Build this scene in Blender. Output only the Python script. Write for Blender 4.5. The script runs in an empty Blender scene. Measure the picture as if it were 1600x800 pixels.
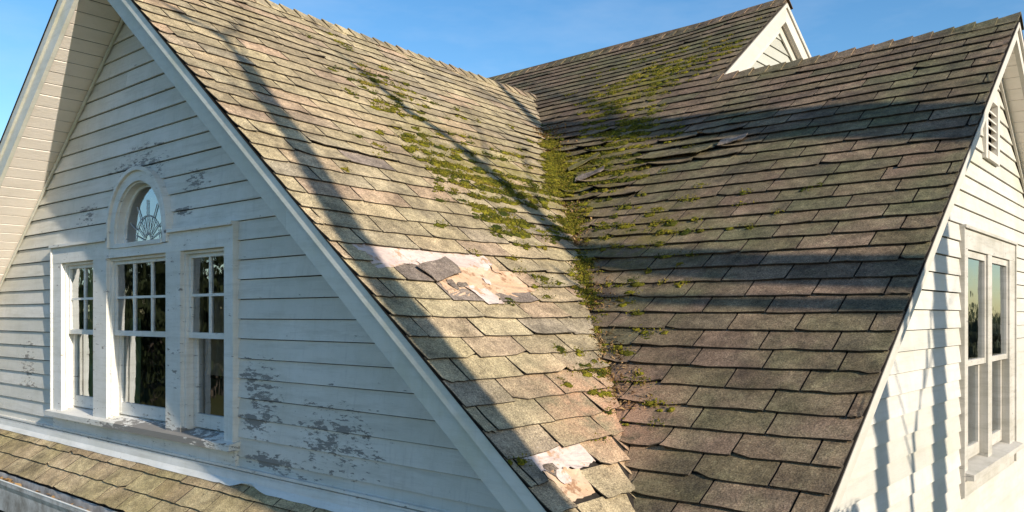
import bpy, math, random
from mathutils import Vector, Matrix, noise as mnoise
R = math.radians
sc = bpy.context.scene
random.seed(7)

# ------------------------------------------------------------------ camera
H = 6.0                                   # camera height above the lawn
cam_d = bpy.data.cameras.new("camera"); cam = bpy.data.objects.new("camera", cam_d)
sc.collection.objects.link(cam); sc.camera = cam
cam.location = (0.969, -2.149, H); cam.rotation_euler = (R(90), 0, 0.7076)
cam_d.lens = 29.04; cam_d.sensor_width = 36; cam_d.shift_y = 0.058
cam_d.clip_start = 0.05; cam_d.clip_end = 2000

# ------------------------------------------------------------------ light
SUN_AZ, SUN_EL = R(99), R(20)             # clockwise from +Y
w = bpy.data.worlds.new("World"); sc.world = w; w.use_nodes = True
nt = w.node_tree; bg = nt.nodes["Background"]
sky = nt.nodes.new("ShaderNodeTexSky"); sky.sky_type = 'NISHITA'; sky.sun_disc = False
sky.sun_elevation = SUN_EL; sky.sun_rotation = SUN_AZ
sky.air_density = 1.0; sky.dust_density = 0.3; sky.ozone_density = 2.0; sky.altitude = 0
hs = nt.nodes.new("ShaderNodeHueSaturation"); hs.inputs["Saturation"].default_value = 1.28
nt.links.new(sky.outputs[0], hs.inputs["Color"]); 
cn = nt.nodes.new("ShaderNodeTexNoise"); cn.inputs["Scale"].default_value = 2.2; cn.inputs["Detail"].default_value = 6; cn.inputs["Roughness"].default_value = .6
tc = nt.nodes.new("ShaderNodeTexCoord"); mp = nt.nodes.new("ShaderNodeMapping"); mp.inputs["Scale"].default_value = (1, 1, 3.5)
nt.links.new(tc.outputs["Generated"], mp.inputs[0]); nt.links.new(mp.outputs[0], cn.inputs["Vector"])
cr = nt.nodes.new("ShaderNodeValToRGB"); cr.color_ramp.elements[0].position = .50; cr.color_ramp.elements[1].position = .82
cr.color_ramp.elements[1].color = (.25, .25, .25, 1); nt.links.new(cn.outputs["Fac"], cr.inputs[0])
cm = nt.nodes.new("ShaderNodeMix"); cm.data_type = 'RGBA'; cm.inputs[7].default_value = (4.6, 5.0, 5.6, 1)       # thin high cloud
nt.links.new(cr.outputs[0], cm.inputs[0]); nt.links.new(hs.outputs[0], cm.inputs[6]); nt.links.new(cm.outputs[2], bg.inputs[0]); bg.inputs[1].default_value = 0.128
sd = bpy.data.lights.new("sun", 'SUN'); sd.energy = 4.6; sd.angle = R(0.42); sd.color = (1.0, 0.885, 0.73)
sun = bpy.data.objects.new("sun", sd); sc.collection.objects.link(sun)
SV = Vector((math.sin(SUN_AZ)*math.cos(SUN_EL), math.cos(SUN_AZ)*math.cos(SUN_EL), math.sin(SUN_EL)))
sun.rotation_euler = SV.to_track_quat('Z', 'Y').to_euler(); sun.location = (20, -4, 20)
sc.view_settings.view_transform = 'Standard'; sc.view_settings.look = 'None'
sc.view_settings.exposure = 0.6; sc.view_settings.gamma = 1.0; sc.view_settings.use_curve_mapping = False

# ------------------------------------------------------------------ house dimensions (metres, z above the camera height)
tA, tAl, tC, tCb, tBb = 0.8139, 0.7506, 0.7426, 0.68, 0.60
xA, zA = -4.3155, 2.31
yC, zC = 3.9158, 1.8962
yB = 5.2763; zB = zC + tC*(yB-yC); xB = -2.0589
YW, XW = 0.3465, -0.16                    # planes of the two gable walls
kA, kC = math.hypot(1, tA), math.hypot(1, tC)
EXP, TAB = 0.1267, 0.312
def sm(t): t = max(0, min(1, t)); return t*t*(3-2*t)

# ------------------------------------------------------------------ helpers
WL = {}                                   # world location of every object
def link(o, parent=None, loc=(0, 0, 0)):
    sc.collection.objects.link(o)
    WL[o.name] = Vector(loc)
    if parent is not None:
        o.parent = parent; o.location = Vector(loc) - WL[parent.name]
    else: o.location = loc
    return o
def empty(name, loc, parent=None):
    o = bpy.data.objects.new(name, None); o.empty_display_size = 0.1
    return link(o, parent, loc)
def tag(o, label=None, cat=None, group=None, kind=None):
    for k, v in (('label', label), ('category', cat), ('group', group), ('kind', kind)):
        if v: o[k] = v
    return o
class MB:
    def __init__(s): s.v = []; s.f = []; s.t = []; s.mi = []
    def add(s, verts, faces, tone=0.0, mi=0, mis=None):
        b = len(s.v); s.v += [tuple(q) for q in verts]
        s.f += [tuple(i+b for i in f) for f in faces]
        s.t += [tone]*len(faces); s.mi += mis or [mi]*len(faces)
    def hexa(s, c, tone=0.0):             # 8 corners: 0-3 lower ring, 4-7 upper ring
        s.add(c, [(3, 2, 1, 0), (4, 5, 6, 7), (0, 1, 5, 4), (1, 2, 6, 5), (2, 3, 7, 6), (3, 0, 4, 7)], tone)
    def box(s, x0, x1, y0, y1, z0, z1, tone=0.0):
        s.hexa([(x0, y0, z0), (x1, y0, z0), (x1, y1, z0), (x0, y1, z0), (x0, y0, z1), (x1, y0, z1), (x1, y1, z1), (x0, y1, z1)], tone)
    def prism(s, poly, axis, a, b, tone=0.0):   # poly of 2-D points extruded along an axis
        n = len(poly)
        def pt(p, q): return (p[0], q, p[1]) if axis == 'y' else (q, p[0], p[1])
        vs = [pt(p, a) for p in poly] + [pt(p, b) for p in poly]
        fs = [tuple(range(n)), tuple(reversed(range(n, 2*n)))]
        for i in range(n):
            j = (i+1) % n; fs.append((j, i, n+i, n+j))
        s.add(vs, fs, tone)
    def tube(s, pts, rad, n=6, tone=0.0):
        rings = []
        for i, p in enumerate(pts):
            p = Vector(p)
            d = (Vector(pts[min(i+1, len(pts)-1)]) - Vector(pts[max(i-1, 0)])).normalized()
            a = d.orthogonal().normalized() if abs(d.z) < .9 else d.cross(Vector((0, 1, 0))).normalized()
            b = d.cross(a)
            r = rad[i] if isinstance(rad, (list, tuple)) else rad
            rings.append([p + (a*math.cos(2*math.pi*k/n) + b*math.sin(2*math.pi*k/n))*r for k in range(n)])
        vs = [q for rg in rings for q in rg]; fs = []
        for i in range(len(pts)-1):
            for k in range(n):
                fs.append((i*n+k, i*n+(k+1) % n, (i+1)*n+(k+1) % n, (i+1)*n+k))
        fs.append(tuple(reversed(range(n)))); fs.append(tuple(range((len(pts)-1)*n, len(pts)*n)))
        s.add(vs, fs, tone)
    def mesh(s, name, mat, origin=(0, 0, 0), smooth=False):
        m = bpy.data.meshes.new(name); o = Vector(origin)
        m.from_pydata([Vector(q)-o for q in s.v], [], s.f)
        for mm in (mat if isinstance(mat, (list, tuple)) else [mat]): m.materials.append(mm)
        if any(s.mi): m.polygons.foreach_set("material_index", s.mi)
        at = m.attributes.new("tone", 'FLOAT', 'FACE'); at.data.foreach_set("value", s.t)
        if smooth: m.polygons.foreach_set("use_smooth", [True]*len(m.polygons))
        m.update(); return m
    def obj(s, name, mat, parent=None, up=True, smooth=False):
        # geometry is given relative to the camera height unless up is False
        if up: s.v = [(a, b, c+H) for a, b, c in s.v]
        n = len(s.v)
        lo = [min(q[i] for q in s.v) for i in range(3)]; hi = [max(q[i] for q in s.v) for i in range(3)]
        org = ((lo[0]+hi[0])/2, (lo[1]+hi[1])/2, lo[2])
        return link(bpy.data.objects.new(name, s.mesh(name, mat, org, smooth)), parent, org)

# ------------------------------------------------------------------ materials
class NT:
    def __init__(s, name):
        s.m = bpy.data.materials.new(name); s.m.use_nodes = True; s.t = s.m.node_tree
        s.bsdf = s.t.nodes["Principled BSDF"]; s.out = s.t.nodes["Material Output"]
    def n(s, typ, **kw):
        nd = s.t.nodes.new(typ)
        for k, v in kw.items():
            if k.startswith('i_'): nd.inputs[k[2:].replace('_', ' ')].default_value = v
            else: setattr(nd, k, v)
        return nd
    def l(s, a, b): s.t.links.new(a, b)
    def pos(s):
        return s.n("ShaderNodeNewGeometry").outputs["Position"]
    def noise(s, scale, detail=3, rough=.6, vec=None, mul=None):
        nd = s.n("ShaderNodeTexNoise"); nd.inputs["Scale"].default_value = scale
        nd.inputs["Detail"].default_value = detail; nd.inputs["Roughness"].default_value = rough
        v = vec or s.pos()
        if mul:
            mp = s.n("ShaderNodeVectorMath", operation='MULTIPLY'); mp.inputs[1].default_value = mul
            s.l(v, mp.inputs[0]); v = mp.outputs[0]
        s.l(v, nd.inputs["Vector"]); return nd.outputs["Fac"]
    def ramp(s, fac, stops, interp='LINEAR'):
        nd = s.n("ShaderNodeValToRGB"); cr = nd.color_ramp; cr.interpolation = interp
        while len(cr.elements) < len(stops): cr.elements.new(0.5)
        for e, (p, c) in zip(cr.elements, stops):
            e.position = p; e.color = (c[0], c[1], c[2], 1) if isinstance(c, (tuple, list)) else (c, c, c, 1)
        s.l(fac, nd.inputs[0]); return nd.outputs[0]
    def mix(s, fac, a, b, mode='MIX'):
        nd = s.n("ShaderNodeMix", data_type='RGBA', blend_type=mode)
        for sock, v in ((nd.inputs[0], fac), (nd.inputs[6], a), (nd.inputs[7], b)):
            if hasattr(v, 'links') or hasattr(v, 'is_linked'): s.l(v, sock)
            elif isinstance(v, (int, float)): sock.default_value = v
            else: sock.default_value = (v[0], v[1], v[2], 1)
        return nd.outputs[2]
    def math(s, op, a, b=None, c=None):
        nd = s.n("ShaderNodeMath", operation=op)
        for i, v in enumerate((a, b, c)):
            if v is None: continue
            if isinstance(v, (int, float)): nd.inputs[i].default_value = v
            else: s.l(v, nd.inputs[i])
        return nd.outputs[0]
    def tone(s):
        a = s.n("ShaderNodeAttribute", attribute_type='OBJECT', attribute_name='tone')
        b = s.n("ShaderNodeAttribute", attribute_type='GEOMETRY', attribute_name='tone')
        return s.math('ADD', a.outputs['Fac'], b.outputs['Fac'])
    def blob(s, c, r, soft=1.0):          # 1 inside a stain centred on a world point, falling to 0 at r
        d = s.n("ShaderNodeVectorMath", operation='SUBTRACT'); s.l(s.pos(), d.inputs[0]); d.inputs[1].default_value = c
        e = s.n("ShaderNodeVectorMath", operation='DIVIDE'); s.l(d.outputs[0], e.inputs[0]); e.inputs[1].default_value = r
        g = s.n("ShaderNodeVectorMath", operation='LENGTH'); s.l(e.outputs[0], g.inputs[0])
        mr = s.n("ShaderNodeMapRange", interpolation_type='SMOOTHSTEP')
        mr.inputs['From Min'].default_value = 1.0; mr.inputs['From Max'].default_value = 1.0-soft
        s.l(g.outputs['Value'], mr.inputs[0]); return mr.outputs[0]
    def bump(s, hgt, strength, dist):
        b = s.n("ShaderNodeBump"); b.inputs["Strength"].default_value = strength; b.inputs["Distance"].default_value = dist
        s.l(hgt, b.inputs["Height"]); s.l(b.outputs[0], s.bsdf.inputs["Normal"])
    def fin(s, col=None, rough=.8, spec=.3):
        if col is not None:
            if isinstance(col, (tuple, list)): s.bsdf.inputs["Base Color"].default_value = (*col[:3], 1)
            else: s.l(col, s.bsdf.inputs["Base Color"])
        if isinstance(rough, (int, float)): s.bsdf.inputs["Roughness"].default_value = rough
        else: s.l(rough, s.bsdf.inputs["Roughness"])
        s.bsdf.inputs["Specular IOR Level"].default_value = spec
        return s.m

def shingle_mat(name, cols, algae, algae_amt, valley=True, stain=.35):
    n = NT(name); t = n.tone()
    base = n.ramp(t, [(i/(len(cols)-1), c) for i, c in enumerate(cols)])
    big = n.noise(1.6, 5, .62)
    base = n.mix(n.math('MULTIPLY', n.ramp(big, [(.42, 0), (.66, 1)]), algae_amt), base, algae)
    streak = n.noise(5, 5, .68)                             # weathering blotches
    base = n.mix(.6, base, n.ramp(streak, [(.3, .2), (.52, .5), (.72, .82)]), 'OVERLAY')
    base = n.mix(.5, base, n.ramp(n.noise(17, 5, .75), [(.32, .15), (.5, .5), (.7, .85)]), 'OVERLAY')
    lich = n.noise(34, 4, .7)
    base = n.mix(n.math('MULTIPLY', n.ramp(lich, [(.6, 0), (.68, 1)]), .3), base, (.33, .30, .17))
    dark = n.noise(60, 3, .7)
    base = n.mix(n.math('MULTIPLY', n.ramp(dark, [(.3, 1), (.42, 0)]), .5), base, (.06, .052, .045))
    base = n.mix(n.math('MULTIPLY', n.ramp(n.noise(2.3, 5, .7, mul=(1, 1, .45)), [(.52, 0), (.68, 1)]), stain), base, (.05, .042, .036))
    if valley:
        base = n.mix(n.math('MULTIPLY', n.blob((-.98, .72, 5.55), (.45, .55, .6)), n.ramp(n.noise(5, 5, .7), [(.38, 0), (.54, .85)])), base, (.46, .265, .165))                                              # green film spreading out from the valley
        for c, r, a in (((-2.55, 2.5, 6.95), (.95, 1.1, 1.2), .75), ((-2.85, 4.05, 8.0), (.6, .75, .8), .95), ((-2.75, 1.7, 7.05), (.8, .8, .9), .55), ((-1.55, 1.9, 6.5), (.6, .6, .6), .5)):
            k = n.math('MULTIPLY', n.blob(c, r), n.ramp(n.noise(9, 6, .75), [(.40, 0), (.56, 1)]))
            base = n.mix(n.math('MULTIPLY', k, a), base, n.mix(n.noise(40, 4, .8), (.06, .06, .012), (.33, .27, .05)))
    gr = n.noise(150, 4, .85)                               # mineral granules
    base = n.mix(.85, base, n.ramp(gr, [(.34, .12), (.5, .48), (.66, .95)]), 'OVERLAY')
    n.bump(n.math('ADD', n.math('MULTIPLY', gr, .5), n.noise(45, 4, .7)), .55, .006)
    return n.fin(base, .95, .15)
M = {}
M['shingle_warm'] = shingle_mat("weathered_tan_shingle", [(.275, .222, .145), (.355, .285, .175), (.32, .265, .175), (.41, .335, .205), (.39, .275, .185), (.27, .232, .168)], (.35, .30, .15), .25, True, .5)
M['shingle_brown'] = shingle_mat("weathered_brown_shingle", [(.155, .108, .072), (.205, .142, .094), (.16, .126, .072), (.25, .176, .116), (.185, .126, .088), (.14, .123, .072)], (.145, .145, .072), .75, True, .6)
M['shingle_old'] = shingle_mat("bare_dark_shingle", [(.17, .135, .11), (.25, .20, .165), (.20, .165, .135)], (.12, .11, .08), .3, False)
M['shingle_pent'] = shingle_mat("ochre_pent_shingle", [(.44, .33, .20), (.54, .42, .26), (.48, .39, .22), (.40, .29, .17)], (.30, .25, .08), .45, False, .55)
n = NT("roofing_felt"); M['felt'] = n.fin(n.ramp(n.noise(20), [(.3, (.018, .016, .014)), (.7, (.05, .042, .035))]), .95, .1)
n = NT('asphalt_cut_edge'); M['asphalt'] = n.fin(n.ramp(n.noise(40), [(.3, (.03, .026, .022)), (.7, (.085, .07, .055))]), .9, .15)
def paper_mat(name, a, b, c):
    n = NT(name); k = n.noise(7, 5, .6)
    col = n.mix(n.ramp(k, [(.4, 0), (.6, 1)]), a, b)
    col = n.mix(n.ramp(n.noise(13, 7, .75), [(.54, 0), (.60, .85)]), col, c)
    n.bump(n.noise(14, 5, .6), .8, .02); return n.fin(col, .8, .2)
M['paper_white'] = paper_mat("torn_white_underlay", (.60, .50, .45), (.50, .40, .35), (.40, .24, .13))
M['paper_tan'] = paper_mat("torn_tan_underlay", (.52, .35, .22), (.58, .43, .30), (.28, .15, .08))
def paint(name, base0, peel=(), grime=.25, under=(.20, .19, .175), mossy=0, fleck=.0, lap=None):
    n = NT(name); tn = n.tone()
    base = n.mix(tn, base0, [c*.84*f for c, f in zip(base0, (1, 1, .97))])
    b3 = lambda k, w=(1, 1, 1): [c*k*f for c, f in zip(base0, w)]
    col = n.mix(n.math('MULTIPLY', n.ramp(n.noise(3.0, 6, .7), [(.42, 0), (.68, 1)]), grime), base, b3(.70, (1, 1, .9)))
    col = n.mix(n.math('MULTIPLY', n.ramp(n.noise(7, 5, .75, mul=(.3, .3, 3.5)), [(.48, 0), (.7, 1)]), grime*.9), col, b3(.58, (1, .98, .9)))
    col = n.mix(n.math('MULTIPLY', n.ramp(n.noise(16, 4, .7, mul=(2.2, 2.2, .16)), [(.56, 0), (.74, 1)]), grime*.6), col, b3(.55))      # runs down the wall
    col = n.mix(n.math('MULTIPLY', n.ramp(n.noise(55, 4, .8), [(.64, 0), (.72, 1)]), .5), col, b3(.45))
    if mossy: col = n.mix(n.math('MULTIPLY', n.ramp(n.noise(2.4, 5, .7), [(.5, 0), (.66, 1)]), mossy), col, (.50, .50, .30))
    pn = n.noise(23, 7, .74, mul=(.5, .5, 2.0)); mask = None
    if lap:                                                # paint lets go first along the lower edge of each board
        sx = n.n("ShaderNodeSeparateXYZ"); n.l(n.pos(), sx.inputs[0])
        fz = n.math('FRACT', n.math('DIVIDE', n.math('SUBTRACT', sx.outputs[2], lap[0]), lap[1]))
        pn = n.math('ADD', pn, n.math('MULTIPLY', n.ramp(fz, [(.05, 1), (.5, 0)]), .075))
        pn = n.math('SUBTRACT', pn, .02)
    if fleck:
        mask = n.math('GREATER_THAN', pn, fleck)
    for c, r, th in peel:
        k = n.math('GREATER_THAN', n.math('ADD', pn, n.math('MULTIPLY', n.blob(c, r), .34)), th)
        mask = k if mask is None else n.math('MAXIMUM', mask, k)
    h = n.noise(90, 3, .6, mul=(.2, .2, 3))
    if mask is not None:
        wood = n.mix(n.noise(60, 4, .7, mul=(.15, .15, 4)), under, [c*1.5 for c in under])
        col = n.mix(mask, col, wood)
        h = n.math('SUBTRACT', n.math('MULTIPLY', h, .3), n.math('MULTIPLY', mask, 1.0))
    n.bump(h, .5, .004)
    return n.fin(col, .62, .35)
WHITE = (.80, .78, .73)
M['clap_front'] = paint("peeling_white_clapboard", WHITE, [((-2.85, YW, 5.22), (.45, .4, .10), .74), ((-2.6, YW, 5.13), (.75, .4, .10), .72), ((-3.0, YW, 5.42), (.28, .4, .10), .73), ((-3.02, YW, 5.66), (.22, .4, .26), .79), ((-3.6, YW, 6.80), (.35, .4, .12), .78), ((-3.75, YW, 6.62), (.3, .4, .06), .77), ((-5.1, YW, 6.72), (.5, .4, .2), .83), ((-2.3, YW, 5.4), (.9, .4, .5), .83), ((-2.9, YW, 5.55), (.5, .4, .6), .83), ((-4.3, YW, 6.95), (1.0, .4, .35), .83), ((-6.2, YW, 5.6), (.6, .4, .7), .86)], .55, fleck=.69, lap=(6.0+.520-13*.1085, .1085))
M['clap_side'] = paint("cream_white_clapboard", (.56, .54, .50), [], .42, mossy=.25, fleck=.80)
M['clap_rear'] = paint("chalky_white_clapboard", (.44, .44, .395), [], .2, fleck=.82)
M['trim'] = paint("white_trim_paint", (.80, .79, .75), [], .5, fleck=.64)
M['trim_worn'] = paint("flaking_sill_paint", (.76, .75, .71), [((-4.0, .3, 5.26), (1.2, .4, .12), .62)], .45, fleck=.66)
M['rake'] = paint("weathered_rake_paint", (.76, .76, .70), [], .42, mossy=.3, fleck=.71)
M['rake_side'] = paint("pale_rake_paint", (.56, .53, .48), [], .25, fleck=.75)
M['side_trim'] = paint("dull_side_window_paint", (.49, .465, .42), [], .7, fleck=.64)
M['soffit'] = paint("soffit_paint", (.86, .79, .72), [], .2)
M['flash'] = paint("painted_flashing", (.80, .80, .77), [], .45, fleck=.68)
n = NT("dark_crack"); M['dark'] = n.fin((.02, .018, .016), .9, .1)
n = NT("room_dark"); M['room'] = n.fin((.055, .05, .045), .9, .1)
n = NT("gutter_metal"); M['gutter'] = n.fin(n.mix(n.ramp(n.noise(6, 5, .7), [(.4, 0), (.65, 1)]), (.62, .62, .60), (.30, .28, .25)), .55, .4)
n = NT("gutter_muck"); M['muck'] = n.fin(n.ramp(n.noise(30, 4, .7), [(.35, (.018, .014, .01)), (.7, (.07, .05, .03))]), .95, .1)
n = NT("moss"); t = n.tone()
mc = n.ramp(t, [(0, (.05, .07, .012)), (.35, (.13, .13, .016)), (.65, (.31, .28, .022)), (1, (.32, .23, .05))])
mc = n.mix(n.ramp(n.noise(70, 4, .7), [(.35, .75), (.6, 0)]), mc, (.022, .026, .008))
n.bump(n.noise(160, 3, .8), 1.0, .012); M['moss'] = n.fin(mc, .95, .1)
def cloth(name, a, b):
    n = NT(name); n.bump(n.noise(30, 3, .6, mul=(1, 1, .05)), .3, .01)
    return n.fin(n.mix(n.noise(6, 3, .6), a, b), .9, .1)
M['curtain'] = cloth("pale_green_curtain", (.66, .72, .36), (.50, .56, .26)); M['drape'] = cloth("peach_drape", (.80, .60, .44), (.70, .48, .33))
n = NT("window_glass")
gl = n.n("ShaderNodeBsdfGlossy"); gl.inputs["Roughness"].default_value = .02; gl.inputs["Color"].default_value = (.9, .95, 1, 1)
tr = n.n("ShaderNodeBsdfTransparent"); tr.inputs["Color"].default_value = (.82, .86, .84, 1)
fr = n.n("ShaderNodeFresnel"); fr.inputs["IOR"].default_value = 1.75
bp = n.n("ShaderNodeBump"); bp.inputs["Strength"].default_value = .12; bp.inputs["Distance"].default_value = .02
n.l(n.noise(5, 2, .5), bp.inputs["Height"]); n.l(bp.outputs[0], gl.inputs["Normal"])
mx = n.n("ShaderNodeMixShader"); n.l(n.math('ADD', fr.outputs[0], .20), mx.inputs[0]); n.l(tr.outputs[0], mx.inputs[1]); n.l(gl.outputs[0], mx.inputs[2])
n.l(mx.outputs[0], n.out.inputs["Surface"]); M['glass'] = n.m
n = NT("lead_came"); M['lead'] = n.fin((.42, .44, .45), .5, .4)
n = NT("bark"); bc = n.ramp(n.noise(9, 5, .7, mul=(1, 1, .2)), [(.35, (.055, .042, .033)), (.65, (.14, .115, .09))]); n.bump(n.noise(22, 5, .7, mul=(1, 1, .15)), .8, .03); M['bark'] = n.fin(bc, .95, .1)
n = NT("evergreen_foliage"); M['leaf'] = n.fin(n.mix(n.noise(3), (.018, .028, .012), (.05, .06, .022)), .8, .2)
n = NT("dead_leaf"); M['dead'] = n.fin(n.ramp(n.tone(), [(0, (.30, .17, .07)), (.5, (.42, .27, .12)), (1, (.22, .13, .06))]), .8, .2)
n = NT("twig_wood"); M['twig'] = n.fin((.42, .33, .22), .8, .2)
n = NT("lawn_grass"); g = n.ramp(n.noise(.12, 6, .7), [(.3, (.05, .065, .02)), (.5, (.085, .085, .03)), (.7, (.13, .105, .045))])
g = n.mix(.4, g, n.ramp(n.noise(4, 6, .8), [(.3, .2), (.7, .8)]), 'OVERLAY'); M['lawn'] = n.fin(g, .95, .1)

# ------------------------------------------------------------------ roof surfaces
def droopA(y): return .020*max(0, y)
def PA(s, y, h=0.0):                       # right slope of the front gable, s down from the ridge
    x = xA + s/kA
    wav = .006*math.sin(2.1*y+1.1*s)+.005*math.sin(3.7*s-1.7*y)
    z = zA - tA*s/kA - droopA(y)*max(0, 1-s/5.2) + wav*sm(s/1.2)
    return Vector((x + h*tA/kA, y, z + h/kA))
def PC(s, x, h=0.0):                       # front slope of the side wing and the main roof, s down from the side-wing ridge
    y = yC - s/kC
    d = .054*sm((xB-x)/1.4)*max(0, min(1, -s/1.69))
    wav = .006*math.sin(1.7*x+2.0*s)+.006*math.sin(3.1*s+1.3*x)
    z = zC - tC*s/kC - d + wav*sm((s+1.6)/2)
    return Vector((x, y - h*tC/kC, z + h/kC))
def valley_y(s):
    y = 2.0
    for _ in range(6): y = yC + (PA(s, y).z - zC)/tC
    return y
def valley_x(s):
    p = PC(s, -2.5); x = xA + (zA - p.z)/tA
    for _ in range(6): x = xA + (zA - droopA(p.y)*max(0, 1-(x-xA)*kA/5.2) - PC(s, x).z)/tA
    return x
ridge_end = valley_y(0)

house = tag(empty('house', (-4.0, 4.0, 0)), 'old white clapboard house with mossy shingled gables', 'house')
CAM = Vector((0.969, -2.149, 0))
tabs = []                                  # every tab: (size in view, kind, builder arguments)
TAPER = .020
def tab_mesh(P, r0, ta, tb, ba, bb, lift, thick, rnd, cl=0.0, cr=0.0, rise=.0135):
    """one tab of a shingle: rows from r0-TAPER to r0+EXP, left/right ends at top (ta, tb) and bottom (ba, bb)"""
    NU, NS = 4, 3
    top, bot = [], []
    ss = [r0-TAPER, r0+EXP*.35, r0+EXP*.8, r0+EXP]
    s_end = [random.gauss(0, .0026) for _ in range(NU+1)]
    if random.random() < .16: s_end[random.choice((0, NU))] -= random.uniform(.008, .03)      # chipped corner
    for i, s in enumerate(ss):
        f = (s-ss[0])/(ss[-1]-ss[0])
        a = ta+(ba-ta)*f; b = tb+(bb-tb)*f
        for j in range(NU+1):
            u = j/NU
            q = a+(b-a)*u
            corner = (cl*(1-u)**3 + cr*u**3)*max(0, (f-.3)/.7)**2
            hh = .0015 + rise*f + lift*max(0, (f-.2)/.8)**1.6 + corner + (rnd.gauss(0, .0009) if f > .3 else 0)
            se = s + (s_end[j] if i == len(ss)-1 else 0)
            top.append(P(se, q, hh)); bot.append(P(se, q, max(hh-thick, -.004)))
    n1 = NU+1; fs = []; vs = top+bot; o = len(top)
    for i in range(len(ss)-1):
        for j in range(NU):
            fs.append((i*n1+j, (i+1)*n1+j, (i+1)*n1+j+1, i*n1+j+1))
    L = len(ss)-1
    for j in range(NU): fs.append((L*n1+j, o+L*n1+j, o+L*n1+j+1, L*n1+j+1))
    for i in range(L):
        fs.append((i*n1, o+i*n1, o+(i+1)*n1, (i+1)*n1))
        fs.append((i*n1+NU, (i+1)*n1+NU, o+(i+1)*n1+NU, o+i*n1+NU))
    return vs, fs, [0]*(L*NU)+[1]*(len(fs)-L*NU)
def mossiness(p):
    """how thick moss grows at a point of the roof (world x, y; z above camera)"""
    g = lambda c, r: math.exp(-(((p.x-c[0])/r[0])**2 + ((p.y-c[1])/r[1])**2))
    m = 1.0*g((-2.35, 2.25), (.42, .75)) + 1.2*g((-2.85, 4.05), (.36, .48)) + .8*g((-2.65, 3.1), (.40, .5))
    m += .75*g((-2.75, 1.55), (.42, .40)) + .55*g((-2.15, 1.55), (.25, .35)) + .6*g((-1.35, 2.15), (.30, .14)) + .4*g((-1.45, 1.9), (.35, .3))
    m += .5*g((-1.7, 1.65), (.14, .4)) + .3*g((-3.4, 1.8), (.4, .4)) + .30*g((-1.15, 1.0), (.14, .35)) + .22*g((-.9, .6), (.12, .3))
    m += .25*g((-3.2, 4.5), (.5, .3)) + .25*g((-2.0, 4.4), (.4, .25))
    return m
moss_spots = []
def put(kind, P, r0, a0, a1, b0, b1, tone, mat, lift=0, cl=0, cr=0):
    c = P(r0+EXP*.5, (a0+a1+b0+b1)/4)
    d = (c-CAM); size = abs((a1-a0+b1-b0)/2)*EXP/d.length_squared
    nrm = (P(r0, 0, 1)-P(r0, 0, 0)); size *= max(.05, abs(nrm.dot(d.normalized())))
    tabs.append((size, kind, P, r0, a0, a1, b0, b1, tone, mat, lift, cl, cr))
    mm = mossiness(c)
    k = mm*abs(a1-a0)/TAB*30
    k *= max(0, .35+1.5*mnoise.noise(Vector((c.x*3.1, c.y*3.1, c.z*2))))
    cnt = int(k) + (1 if random.random() < k-int(k) else 0)
    for _ in range(cnt):
        so = random.choice((0, EXP, EXP))+random.gauss(.008, .010) if random.random() < .72 else random.uniform(0, EXP)
        moss_spots.append((P, r0+so, random.uniform(min(a0, b0), max(a1, b1)), mm))
    if mm > .35 and random.random() < .5: pass

# ---- front gable, right slope
GAP = .009
def clip_row(a, b, lo_t, lo_b, hi_t, hi_b):
    ta, tb, ba, bb = max(a, lo_t), min(b, hi_t), max(a, lo_b), min(b, hi_b)
    return ta, tb, ba, bb
rowsA = 46
holes = {25: [(.14, .90)], 26: [(.43, 1.04)], 35: [(.09, .41)], 36: [(.11, .28)]}
for r in range(rowsA):
    s0 = r*EXP
    hi_t, hi_b = valley_y(s0-TAPER), valley_y(s0+EXP)
    if hi_b < .05: break
    jag = random.uniform(-.03, .02)
    y = -.018 - (r % 2)*TAB*.5 - random.choice((0, .04, .09)) - .02
    while y < hi_t:
        wd = TAB + random.gauss(0, .012)
        a, b = y+GAP/2, y+wd-GAP/2
        ta, tb, ba, bb = clip_row(a, b, -.02, -.02, hi_t+jag, hi_b+jag)
        y += wd
        if tb-ta < .02 and bb-ba < .02: continue
        bb = max(bb, ba+.004); tb = max(tb, ta+.004)
        mid = (ba+bb)/2
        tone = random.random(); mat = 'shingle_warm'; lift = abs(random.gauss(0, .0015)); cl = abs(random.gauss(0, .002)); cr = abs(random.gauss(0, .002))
        if random.random() < .05: cr += random.uniform(.004, .012)
        if r == 27 and .36 < mid < .90: mat = 'shingle_old'; tone = .6; lift = 0
        if r == 26 and mid < .42: mat = 'shingle_old' if mid > .2 else mat; lift = .004
        if r == 24 and .1 < mid < 1.0: lift += .005
        if r == 18 and .50 < mid < .95: mat = 'shingle_old'; tone = .5
        if r == 17 and .45 < mid < 1.0: lift += .008
        if hi_b - mid < .5 and r > 6: lift += abs(random.gauss(0, .004)); cr += abs(random.gauss(0, .008))
        pcs = [(ta, tb, ba, bb)]
        for h0, h1 in holes.get(r, []):
            if ba < h1 and bb > h0:
                pcs = []
                if h0-ba > .035: pcs.append((ta, h0+.012, ba, h0-.010))
                if bb-h1 > .035: pcs.append((h1-.012, tb, h1+.010, bb))
        for pc in pcs: put('A', PA, s0, *pc, tone, mat, lift, cl, cr)
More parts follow.
